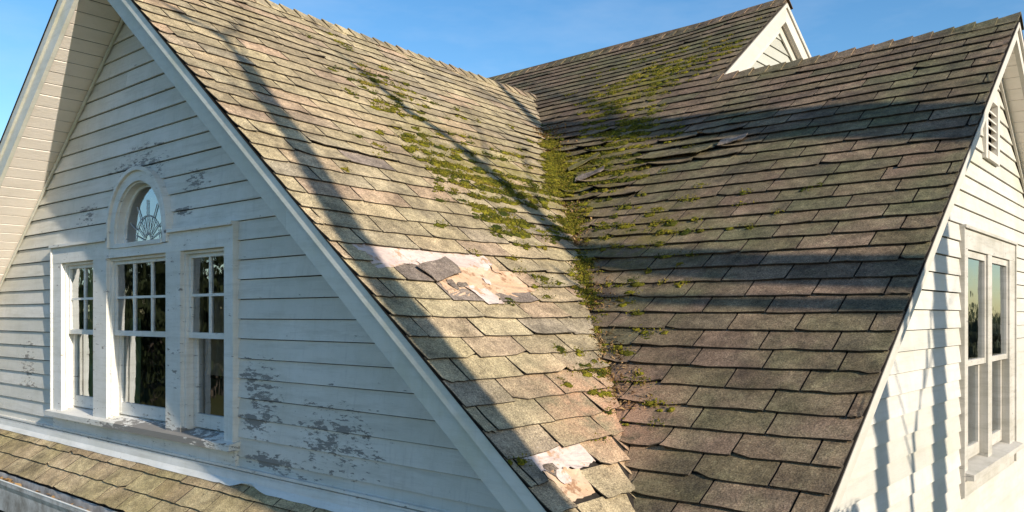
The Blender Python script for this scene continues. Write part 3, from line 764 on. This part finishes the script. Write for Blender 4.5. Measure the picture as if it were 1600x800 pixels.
# arched window above
arch = empty('arched_window', (ARC[0], YW, H+ARC[1]), house)
def arc_band(r0, r1, y0, y1, zl, mat, name, N=28):
    m = MB(); vs = []; fs = []
    pts_ = [(-1, zl)] + [(None, math.pi-math.pi*i/N) for i in range(N+1)] + [(1, zl)]
    for k, (a, b) in enumerate(pts_):
        for r, y in ((r0, y0), (r1, y0), (r1, y1), (r0, y1)):
            if a is None: vs.append((ARC[0]+r*math.cos(b), y, ARC[1]+r*math.sin(b)))
            else: vs.append((ARC[0]+a*r, y, b))
        if k:
            o_ = (k-1)*4
            for q in range(4): fs.append((o_+q, o_+(q+1) % 4, o_+4+(q+1) % 4, o_+4+q))
    fs.append((0, 1, 2, 3)); fs.append(tuple(len(vs)-4+i for i in (3, 2, 1, 0)))
    m.add(vs, fs); return m.obj(name, mat, arch)
arc_band(AR_I, AR_O, CF-.004, YW+.01, WZ1-.05, M['trim'], 'arch_casing')
arc_band(AR_O-.001, AR_O+.022, CF-.022, YW+.01, WZ1-.05, M['trim'], 'arch_moulding')
arc_band(AR_I-.012, AR_I, CF+.012, YW+.11, WZ1-.03, M['trim'], 'arch_jamb')
arc_band(AR_I-.034, AR_I-.012, YW+.022, YW+.05, WZ1-.03, M['trim'], 'arch_sash')
part('arch_sill', [(ARC[0]-AR_I, ARC[0]+AR_I, CF-.012, YW+.10, WZ1-.055, WZ1-.028)], M['trim'], arch)
part('arch_apron', [(ARC[0]-AR_O, ARC[0]+AR_O, CF-.001, YW+.01, OZ1-.0, WZ1-.056)], M['trim'], arch)
m = MB(); RG = AR_I-.034; N = 24
vs = [(ARC[0], YW+.036, ARC[1])] + [(ARC[0]+RG*math.cos(math.pi*i/N), YW+.036, ARC[1]+RG*math.sin(math.pi*i/N)) for i in range(N+1)]
m.add(vs, [(0, i, i+1) for i in range(1, N+1)]); zb_ = WZ1-.028
m.add([(ARC[0]-RG, YW+.036, zb_), (ARC[0]+RG, YW+.036, zb_), (ARC[0]+RG, YW+.036, ARC[1]), (ARC[0]-RG, YW+.036, ARC[1])], [(0, 1, 2, 3)])
m.obj('arch_pane', M['glass'], arch)
m = MB(); yl = YW+.030
c0 = Vector((ARC[0], yl, zb_+.004))
for rr in (.05, .17): m.tube([c0+Vector((rr*math.cos(math.pi*i/16), 0, rr*math.sin(math.pi*i/16))) for i in range(17)], .0030, 5)
for i in range(1, 10):
    a = math.pi*i/10; m.tube([c0+Vector((.05*math.cos(a), 0, .05*math.sin(a))), c0+Vector((.17*math.cos(a), 0, .17*math.sin(a)))], .0028, 5)
for i in range(1, 6):
    a = math.pi*i/6; rr = min(.272, .315/max(.3, math.sin(a))); m.tube([c0+Vector((.17*math.cos(a), 0, .17*math.sin(a))), c0+Vector((rr*math.cos(a), 0, rr*math.sin(a)))], .0032, 5)
m.obj('tracery', M['lead'], arch)

# curtains inside, hanging on their own
def curtain(name, x0, x1, y, z0, z1, mat, label, gather=0):
    m = MB(); N = 26; vs = []; fs = []
    for k in range(9):
        f = k/8; z = z1+(z0-z1)*f
        pull = gather*math.sin(math.pi*min(1, f*1.1))
        for i in range(N+1):
            u = i/N; x = x0+(x1-x0)*u
            x = x + (x0-x)*pull*.6
            vs.append((x, y+.018*math.sin(u*24)+.006*math.sin(u*51+f*3), z))
        if k:
            for i in range(N): fs.append(((k-1)*(N+1)+i, (k-1)*(N+1)+i+1, k*(N+1)+i+1, k*(N+1)+i))
    m.add(vs, fs); o = m.obj(name, mat, None, smooth=True); return tag(o, label, 'curtain')
curtain('curtain', -5.50, -5.12, YW+.125, -.66, .37, M['curtain'], 'pale green curtain behind the narrow window at the far end', .25)
curtain('curtain', -4.74, -4.56, YW+.125, -.66, -.02, M['curtain'], 'short cream curtain behind the wide middle window', 0)
curtain('curtain', -3.70, -3.42, YW+.115, -.36, .14, M['drape'], 'peach drape tied up behind the window nearest the rake', -.3)

# ------------------------------------------------------------------ pent roof at the foot of the front wall
pent = empty('pent_roof', (-4.5, .2, H-1.0), house)
tP = .75; kP = 1.25; zP = -.906
def PP(s, x, h=0.0): return Vector((x, YW - s/kP - h*tP/kP, zP - tP*s/kP + h/kP))
e3, px0, px1 = .140, -8.3, -.9
slab('deck', [PP(-.02, px0, -.004), PP(.395, px0, -.004), PP(.395, px1, -.004), PP(-.02, px1, -.004)], .03, M['felt'], pent)
for r in range(3):
    s0 = -.023+r*e3; x = px0 - (r % 2)*.15
    while x < px1:
        wd = TAB+random.gauss(0, .01); EX, EXP_ = EXP, EXP
        m = MB(); EXP = e3
        vs, fs, mis = tab_mesh(PP, s0, max(x+.004, px0), min(x+wd-.004, px1), max(x+.004, px0), min(x+wd-.004, px1), abs(random.gauss(0, .002)), .006, random)
        EXP = EX
        m.add(vs, fs, mis=mis); o = m.obj('shingle', [M['shingle_pent'], M['asphalt']], pent); o['tone'] = random.random(); x += wd
# apron flashing, torn open towards the near end
m = MB(); vs = []; fs = []; N = 150
for i in range(N+1):
    x = -8.25+(7.5)*i/N
    tear = max(0, 1-abs(x+2.98)/.17)
    wob = .006*mnoise.noise(Vector((x*3, 0, 0)))+(.012*mnoise.noise(Vector((x*14, 5, 0))) if x > -3.4 else 0)
    sl = .066+wob*.5-.05*tear*(.6+.4*mnoise.noise(Vector((x*30, 1, 0)))); lift = .014+.02*tear
    vs += [(x, YW-.033, -.866+.3*wob), (x, YW-.038, -.903+.004*tear), tuple(PP(sl, x, lift+abs(wob)))]
    if i:
        a = (i-1)*3; fs += [(a, a+3, a+4, a+1), (a+1, a+4, a+5, a+2)]
m.add(vs, fs); m.obj('flashing', M['flash'], pent)
# gutter
gut = empty('gutter', (-4.5, -.02, H-1.2), house)
ge = PP(.395, 0)
gp = [(ge.y+.004, ge.z-.012), (ge.y+.004, ge.z-.230), (ge.y-.095, ge.z-.230), (ge.y-.100, ge.z-.075), (ge.y-.112, ge.z-.040), (ge.y-.112, ge.z-.012)]
m = MB(); vs = []; fs = []
prof = gp + [(a+(.004 if i < 1 else (-.004 if False else .0)), b) for i, (a, b) in enumerate([])]
def shell(prof, x0, x1, th):
    inner = []
    n_ = len(prof)
    cx = sum(p[0] for p in prof)/n_; cz = max(p[1] for p in prof)
    for (a, b) in prof: inner.append((a+(cx-a)*th, b+(cz-b)*th))
    m = MB(); pl = prof+inner[::-1]; m.prism(pl, 'x', x0, x1); return m
shell(gp, px0, px1, .05).obj('trough', M['gutter'], gut)
m = MB(); m.tube([(px0, ge.y-.108, ge.z-.012), (px1, ge.y-.108, ge.z-.012)], .0065, 6); m.obj('rolled_lip', M['trim'], gut)
m = MB(); NN = 90; vs = []; fs = []
for i in range(NN+1):
    x = px0+(px1-px0)*i/NN
    for j, yy in enumerate((ge.y+.001, ge.y-.04, ge.y-.085)):
        vs.append((x, yy, ge.z-.075+.02*mnoise.noise(Vector((x*6, yy*20, 0)))))
    if i:
        for j in range(2): a = (i-1)*3+j; fs.append((a, a+3, a+4, a+1))
m.add(vs, fs); m.obj('silt', M['muck'], gut)
m = MB(); m.box(px0, px1, ge.y+.006, ge.y+.03, ge.z-.16, ge.z-.020); m.obj('fascia', M['trim'], pent)
m = MB(); m.box(px0, px1, ge.y+.03, YW, ge.z-.16, ge.z-.14); m.obj('pent_soffit', M['soffit'], pent)
# dead leaves caught in the gutter
m = MB()
for i in range(420):
    x = random.uniform(-7.2, -5.6) if i < 300 else random.uniform(-8, -2); y = ge.y-random.uniform(.0, .09); z = ge.z-.06+random.uniform(0, .02)
    a = random.uniform(0, 6.28); L = random.uniform(.018, .04); W_ = L*.45
    d = Vector((math.cos(a), math.sin(a), random.uniform(-.4, .4))); q = Vector((-d.y, d.x, random.uniform(-.5, .5)))
    c = Vector((x, y, z)); m.add([c-d*L, c+q*W_, c+d*L, c-q*W_], [(0, 1, 2, 3)], random.random())
tag(m.obj('leaves', M['dead']), 'brown dead leaves lying in the gutter below the front wall', 'leaves', None, 'stuff')
for (a, b, c, L, lab) in ((-6.38, .35, 1.0, .20, 'short bare twig lying across the gutter near the leaf pile'), (-5.86, .9, .5, .16, 'pale twig poking over the gutter lip, nearer the torn flashing')):
    m = MB(); p = Vector((a, ge.y-.05, ge.z-.03)); d = Vector((b, -c*.5, .12)).normalized()
    m.tube([p-d*L*.5, p+Vector((0, 0, .01)), p+d*L*.5], [.005, .004, .002], 5); tag(m.obj('twig', M['twig']), lab, 'twig')

# ------------------------------------------------------------------ side window and vent
win2 = empty('double_window', (XW, 3.9, H+CZ0), house)
CFx = XW+.024
OPC = [(3.215, 3.765), (3.885, 4.47)]
CO0, CO1 = CZ0+.03, .385
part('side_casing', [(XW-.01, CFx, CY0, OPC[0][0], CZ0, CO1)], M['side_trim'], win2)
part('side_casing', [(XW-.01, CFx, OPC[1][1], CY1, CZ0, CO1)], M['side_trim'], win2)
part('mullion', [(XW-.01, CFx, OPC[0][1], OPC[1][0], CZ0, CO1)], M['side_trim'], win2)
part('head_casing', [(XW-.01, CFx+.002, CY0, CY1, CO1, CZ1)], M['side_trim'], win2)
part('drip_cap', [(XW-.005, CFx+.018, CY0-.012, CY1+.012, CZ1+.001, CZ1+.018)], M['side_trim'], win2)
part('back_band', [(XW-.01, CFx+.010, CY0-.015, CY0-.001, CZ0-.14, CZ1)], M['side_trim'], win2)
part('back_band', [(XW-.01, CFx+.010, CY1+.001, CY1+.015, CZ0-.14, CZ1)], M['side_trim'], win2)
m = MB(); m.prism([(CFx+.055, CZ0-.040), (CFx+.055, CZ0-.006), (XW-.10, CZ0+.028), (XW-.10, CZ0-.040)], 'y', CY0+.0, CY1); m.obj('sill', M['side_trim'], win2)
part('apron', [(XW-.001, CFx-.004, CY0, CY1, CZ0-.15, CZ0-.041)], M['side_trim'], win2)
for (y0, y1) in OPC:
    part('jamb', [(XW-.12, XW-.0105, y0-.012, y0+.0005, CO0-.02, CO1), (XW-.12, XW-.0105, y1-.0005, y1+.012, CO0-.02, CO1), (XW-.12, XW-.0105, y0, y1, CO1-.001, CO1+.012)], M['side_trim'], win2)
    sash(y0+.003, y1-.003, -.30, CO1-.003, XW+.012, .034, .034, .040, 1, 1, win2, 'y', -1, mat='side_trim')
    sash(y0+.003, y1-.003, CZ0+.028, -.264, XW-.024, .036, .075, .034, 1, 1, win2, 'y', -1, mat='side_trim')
vent = empty('gable_vent', (XW, 3.9, H+VZ0), house)
part('vent_frame', [(XW-.01, XW+.030, VY0, VY0+.06, VZ0, VZ1), (XW-.01, XW+.030, VY1-.06, VY1, VZ0, VZ1), (XW-.01, XW+.029, VY0+.06, VY1-.06, VZ1-.06, VZ1), (XW-.01, XW+.036, VY0+.06, VY1-.06, VZ0, VZ0+.05)], M['rake_side'], vent)
part('vent_back', [(XW-.05, XW-.04, VY0, VY1, VZ0, VZ1)], M['dark'], vent)
z = VZ0+.055
while z < VZ1-.08:
    m = MB(); m.hexa([(XW+.020, VY0+.06, z), (XW+.020, VY1-.06, z), (XW-.03, VY1-.06, z+.04), (XW-.03, VY0+.06, z+.04), (XW+.020, VY0+.06, z+.010), (XW+.020, VY1-.06, z+.010), (XW-.03, VY1-.06, z+.05), (XW-.03, VY0+.06, z+.05)])
    m.obj('louvre', M['rake_side'], vent); z += .052

# ------------------------------------------------------------------ moss (nobody could count it)
import bmesh
def ico():
    b = bmesh.new(); bmesh.ops.create_icosphere(b, subdivisions=2, radius=1)
    v = [q.co.copy() for q in b.verts]; f = [tuple(q.index for q in a.verts) for a in b.faces]; b.free(); return v, f
IV, IF = ico()
moss = MB(); 
IV2 = [q for q in IV if q.z > -.45]; idx = {i: k for k, i in enumerate(i for i, q in enumerate(IV) if q.z > -.45)}
IF2 = [tuple(idx[i] for i in f) for f in IF if all(i in idx for i in f)]
def tuft(base, du, ds, nrm, wx, r, hz, tone):
    sd_ = random.uniform(0, 99); vs = []; o1 = Vector((sd_, 0, 0)); o2 = Vector((0, sd_, 0))
    for q in IV2:
        k = 1+.6*mnoise.noise(q*1.9+o1)+.45*mnoise.noise(q*5+o2)
        vs.append(base + du*q.x*wx*k + ds*q.y*r*k + nrm*q.z*hz*k)
    moss.add(vs, IF2, min(1, max(0, tone)))
def fuzz(base, du, ds, nrm, sx, sy, cnt, tc):
    for _ in range(cnt):
        c = base + du*random.gauss(0, sx) + ds*random.gauss(0, sy) + nrm*random.uniform(.001, .010)
        L = random.uniform(.003, .0085); q = Vector((random.gauss(0, 1), random.gauss(0, 1), random.gauss(0, 1))).normalized(); q2 = q.orthogonal()
        moss.add([c+q*L, c+q2*L*.8, c-q*L*.6], [(0, 1, 2)], min(1, max(0, tc+random.gauss(0, .25))))
for (P, s, u, mm) in moss_spots:
    nrm = (P(s, u, 1)-P(s, u, 0)).normalized(); du = (P(s, u+.01)-P(s, u-.01)).normalized(); ds = nrm.cross(du)
    sp = random.uniform(.012, .04); tc = random.gauss(.45, .2)
    for k in range(random.choice((1, 2, 3))):
        r = random.uniform(.006, .017)*(1+.4*min(1, mm))
        tuft(P(s+random.gauss(0, .012), u+random.gauss(0, sp), .009), du, ds, nrm, r*random.uniform(1, 2.2), r, r*random.uniform(.25, .55), tc+random.gauss(0, .12))
    fuzz(P(s, u, .010), du, ds, nrm, sp, .014, 34, tc)
# the thick line of moss in the valley itself
for i in range(2700):
    f = random.betavariate(1.3, 2.3); s = 1.3+f*2.6
    if mnoise.noise(Vector((s*4.5, 1.7, 0))) < -.25: continue
    w_ = .07*(1.1-abs(f-.35)); y = valley_y(s)+random.gauss(0, w_)
    if y < valley_y(s): base = PA(s, y, .010)
    else: base = PC((yC-y)*kC, valley_x((yC-y)*kC)+abs(random.gauss(0, w_*1.1)), .010)
    r = random.uniform(.005, .022)*(1.25-abs(f-.3)); tc = random.gauss(.5+.2*mnoise.noise(base*5), .18)
    if random.random() < .5: tuft(base, Vector((1, 0, 0)), Vector((0, 1, 0)), Vector((0, 0, 1)), r*1.3, r, r*.7, tc)
    fuzz(base, Vector((1, 0, 0)), Vector((0, 1, 0)), Vector((0, 0, 1)), .016, .016, 26, tc)
# leaf litter washed into the valley and against the courses
m = MB()
for i in range(3600):
    f = random.random(); s = .9+3.4*f
    if mnoise.noise(Vector((s*5, 9, 0))) < -.15: continue
    vy = valley_y(s); sdx = random.gauss(.012, .045+.05*max(0, 1-f*2))
    if sdx < 0: c = PA(s, vy+sdx, .016)
    else: c = PC((yC-vy)*kC, valley_x((yC-vy)*kC)+sdx*1.6, .016)
    a = random.uniform(0, 6.28); L = random.uniform(.006, .018); W_ = L*random.uniform(.15, .5)
    d = Vector((math.cos(a), math.sin(a), random.uniform(-.2, .9))); q = Vector((-d.y, d.x, random.uniform(-.5, .5)))
    m.add([c-d*L, c+q*W_, c+d*L, c-q*W_], [(0, 1, 2, 3)], random.random())
tag(m.obj('leaf_litter', M['dead']), 'brown leaf litter washed down into the roof valley', 'leaf litter', None, 'stuff')
tag(moss.obj('moss', M['moss'], smooth=True), 'green and ochre moss growing along the roof valley and shingle edges', 'moss', None, 'stuff')

# ------------------------------------------------------------------ lawn, trees
m = MB(); G = 40; S_ = 1200
m.add([(-S_, -S_, 0), (S_, -S_, 0), (S_, S_, 0), (-S_, S_, 0)], [(0, 1, 2, 3)])
tag(m.obj('lawn', M['lawn'], up=False), 'wide grass lawn around the house', None, None, 'structure')
sh = Vector((math.sin(SUN_AZ), math.cos(SUN_AZ), 0)); nh = Vector((-sh.y, sh.x, 0))
def bare_tree(d, curve, radii, top, label, branches, seed):
    """crooked bare trunk d metres from the house corner towards the sun; curve = (height, sideways offset) of its bends"""
    rnd = random.Random(seed)
    def off(z):
        if z <= curve[0][0]: return curve[0][1] + .01*(curve[0][0]-z)*math.sin(seed)
        for (z0, o0), (z1, o1) in zip(curve[:-1], curve[1:]):
            if z <= z1: return o0+(o1-o0)*(z-z0)/(z1-z0)
        (z0, o0), (z1, o1) = curve[-2], curve[-1]; return o1+(z-z1)*max(-.3, min(.3, (o1-o0)/(z1-z0)))
    def rad(z):
        for (z0, r0), (z1, r1) in zip(radii[:-1], radii[1:]):
            if z <= z1: return r0+(r1-r0)*max(0, (z-z0)/(z1-z0))
        return radii[-1][1]
    def cen(z): return sh*d + nh*off(z) + Vector((0, 0, z))
    t = empty('bare_tree', cen(0)); tag(t, label, 'tree', 'tall bare trees east of the house')
    m = MB(); zs = sorted(set([top*i/10 for i in range(11)] + [c[0] for c in curve]))
    m.tube([cen(z) for z in zs], [rad(z) for z in zs], 9)
    m.obj('trunk', M['bark'], t, up=False, smooth=True)
    if not branches: return
    m = MB()
    for (z, side, up_, L, r) in branches:
        p = cen(z); pts_ = [p]; dirv = (nh*side + Vector((0, 0, up_)) + sh*rnd.uniform(-.4, .4)).normalized()
        for k in range(5):
            dirv = (dirv + Vector((rnd.gauss(0, .12), rnd.gauss(0, .12), .06))).normalized(); pts_.append(pts_[-1]+dirv*L/5)
            if k > 1:
                q = pts_[-1]; d2 = (dirv + Vector((rnd.gauss(0, .6), rnd.gauss(0, .6), rnd.uniform(0, .5)))).normalized()
                m.tube([q, q+d2*L*.22, q+d2*L*.4+Vector((0, 0, .1*L))], [r*.35, r*.22, r*.08], 5)
        m.tube(pts_, [r*(1-.16*k) for k in range(6)], 6)
    m.obj('branches', M['bark'], t, up=False, smooth=True)
bare_tree(5.5, [(7.9, 1.62), (8.27, 1.577), (8.63, 1.52), (9.13, 1.515), (9.6, 1.48), (10.05, 1.414), (10.4, 1.31), (10.6, 1.14)], [(0, .15), (7.2, .07), (7.9, .08), (8.3, .12), (9.1, .11), (9.6, .085), (10.4, .065), (11, .03), (11.4, .01)], 11.4, 'tall bare tree bending towards the lawn near its tip', [(10.0, 1, 1.2, 1.0, .025), (9.5, 1, .9, 1.4, .025)], 1)
bare_tree(6, [(7.8, 1.58), (8.3, 1.39), (8.6, 1.30), (8.8, 1.246)], [(0, .08), (8.2, .062), (8.6, .045), (9.2, .012)], 9.2, 'short bare sapling beside the bending tree', [], 2)
bare_tree(6.5, [(8.4, 2.60), (9.52, 2.686), (10.13, 2.80), (11.03, 2.895), (11.43, 2.955)], [(0, .2), (8.8, .11), (9.4, .15), (10.1, .16), (11, .13), (11.6, .10), (12.6, .02)], 12.6, 'stout bare tree leaning away from the lawn', [(11.0, 1, 1.0, 2.0, .04), (11.4, -1, 1.4, 1.2, .03)], 3)
bare_tree(6.8, [(8.6, 2.50), (9.55, 2.574), (10.08, 2.644), (10.25, 2.60)], [(0, .08), (9.4, .055), (10.1, .04), (10.7, .01)], 10.7, 'thin bare sapling beside the stout leaning tree', [], 6)
bare_tree(5.8, [(7.0, 2.02), (7.71, 2.10), (8.07, 2.33), (8.32, 2.414), (8.57, 2.64)], [(0, .06), (7.3, .03), (8.6, .016), (9.1, .006)], 9.1, 'crooked bare sapling between the bending tree and the stout tree', [(7.9, 1, .8, .9, .012), (7.5, -1, 1.6, 1.0, .012)], 8)
bare_tree(4.5, [(7.52, -.10), (8.15, -.148), (8.54, -.17), (9.0, -.138), (9.48, -.10), (9.85, -.104), (10.26, -.073), (10.58, -.115), (10.68, -.30), (10.9, -.46)], [(0, .12), (7.3, .085), (8.2, .098), (9.1, .085), (10.0, .07), (10.6, .05), (10.9, .02)], 10.9, 'bare tree with a hooked tip standing clear of the roof corner', [(10.55, 1, 1.6, .5, .02), (10.1, 1, 2.0, .7, .014), (9.7, -1, .9, .7, .012)], 4)
# unseen evergreen, added to throw the blunt shadow low on the side gable
t = empty('added_evergreen', sh*4.2+nh*.92); tag(t, 'unseen blunt evergreen added east of the side gable to shade its wall', 'tree')
m = MB(); c0 = sh*4.2+nh*.92; m.tube([c0, c0+Vector((0, 0, 3.5)), c0+Vector((0, 0, 6.6))], [.16, .11, .03], 8); m.obj('trunk', M['bark'], t, up=False, smooth=True)
m = MB(); rw = random.Random(3)
for i in range(5200):
    z = 1.0+5.75*rw.random()**.8; rr = .50*min(1, (6.87-z)/.12+.35)*math.sqrt(rw.random()); a = rw.uniform(0, 6.283)
    c = c0+Vector((rr*math.cos(a), rr*math.sin(a), z)); q = Vector((rw.gauss(0, 1), rw.gauss(0, 1), rw.gauss(.4, .8))).normalized(); q2 = q.orthogonal().normalized()
    L = rw.uniform(.06, .13); m.add([c-q*L, c+q2*L*.5, c+q*L, c-q2*L*.5], [(0, 1, 2, 3)])
m.obj('crown', M['leaf'], t, up=False)
# far wood around the lawn: one mass
m = MB(); rw = random.Random(5)
for i in range(215):
    a = rw.uniform(R(150), R(300)) if i < 150 else rw.uniform(R(8), R(78)); d = rw.uniform(55, 95); h = rw.uniform(9.5, 12.0) if i < 150 else rw.uniform(6.0, 8.0)
    bx0, by0 = math.sin(a)*d, math.cos(a)*d
    m.tube([(bx0, by0, 0), (bx0+rw.gauss(0, .3), by0, h*.5), (bx0+rw.gauss(0, .6), by0, h)], [.22, .14, .03], 5, 0)
    for k in range(150 if i < 150 else 60):
        c = Vector((bx0+rw.gauss(0, 2.3), by0+rw.gauss(0, 2.3), h*(.12+.86*rw.random()))); s_ = rw.uniform(.4, 1.2)
        q = Vector((rw.gauss(0, 1), rw.gauss(0, 1), rw.gauss(0, 1))).normalized(); q2 = q.orthogonal()
        m.add([c+q*s_, c+q2*s_, c-q*s_*.8], [(0, 1, 2)], 0, 1)
tag(m.obj('woodland', [M['bark'], M['leaf']], up=False), 'far belt of mixed trees beyond the lawn', 'woodland', None, 'stuff')
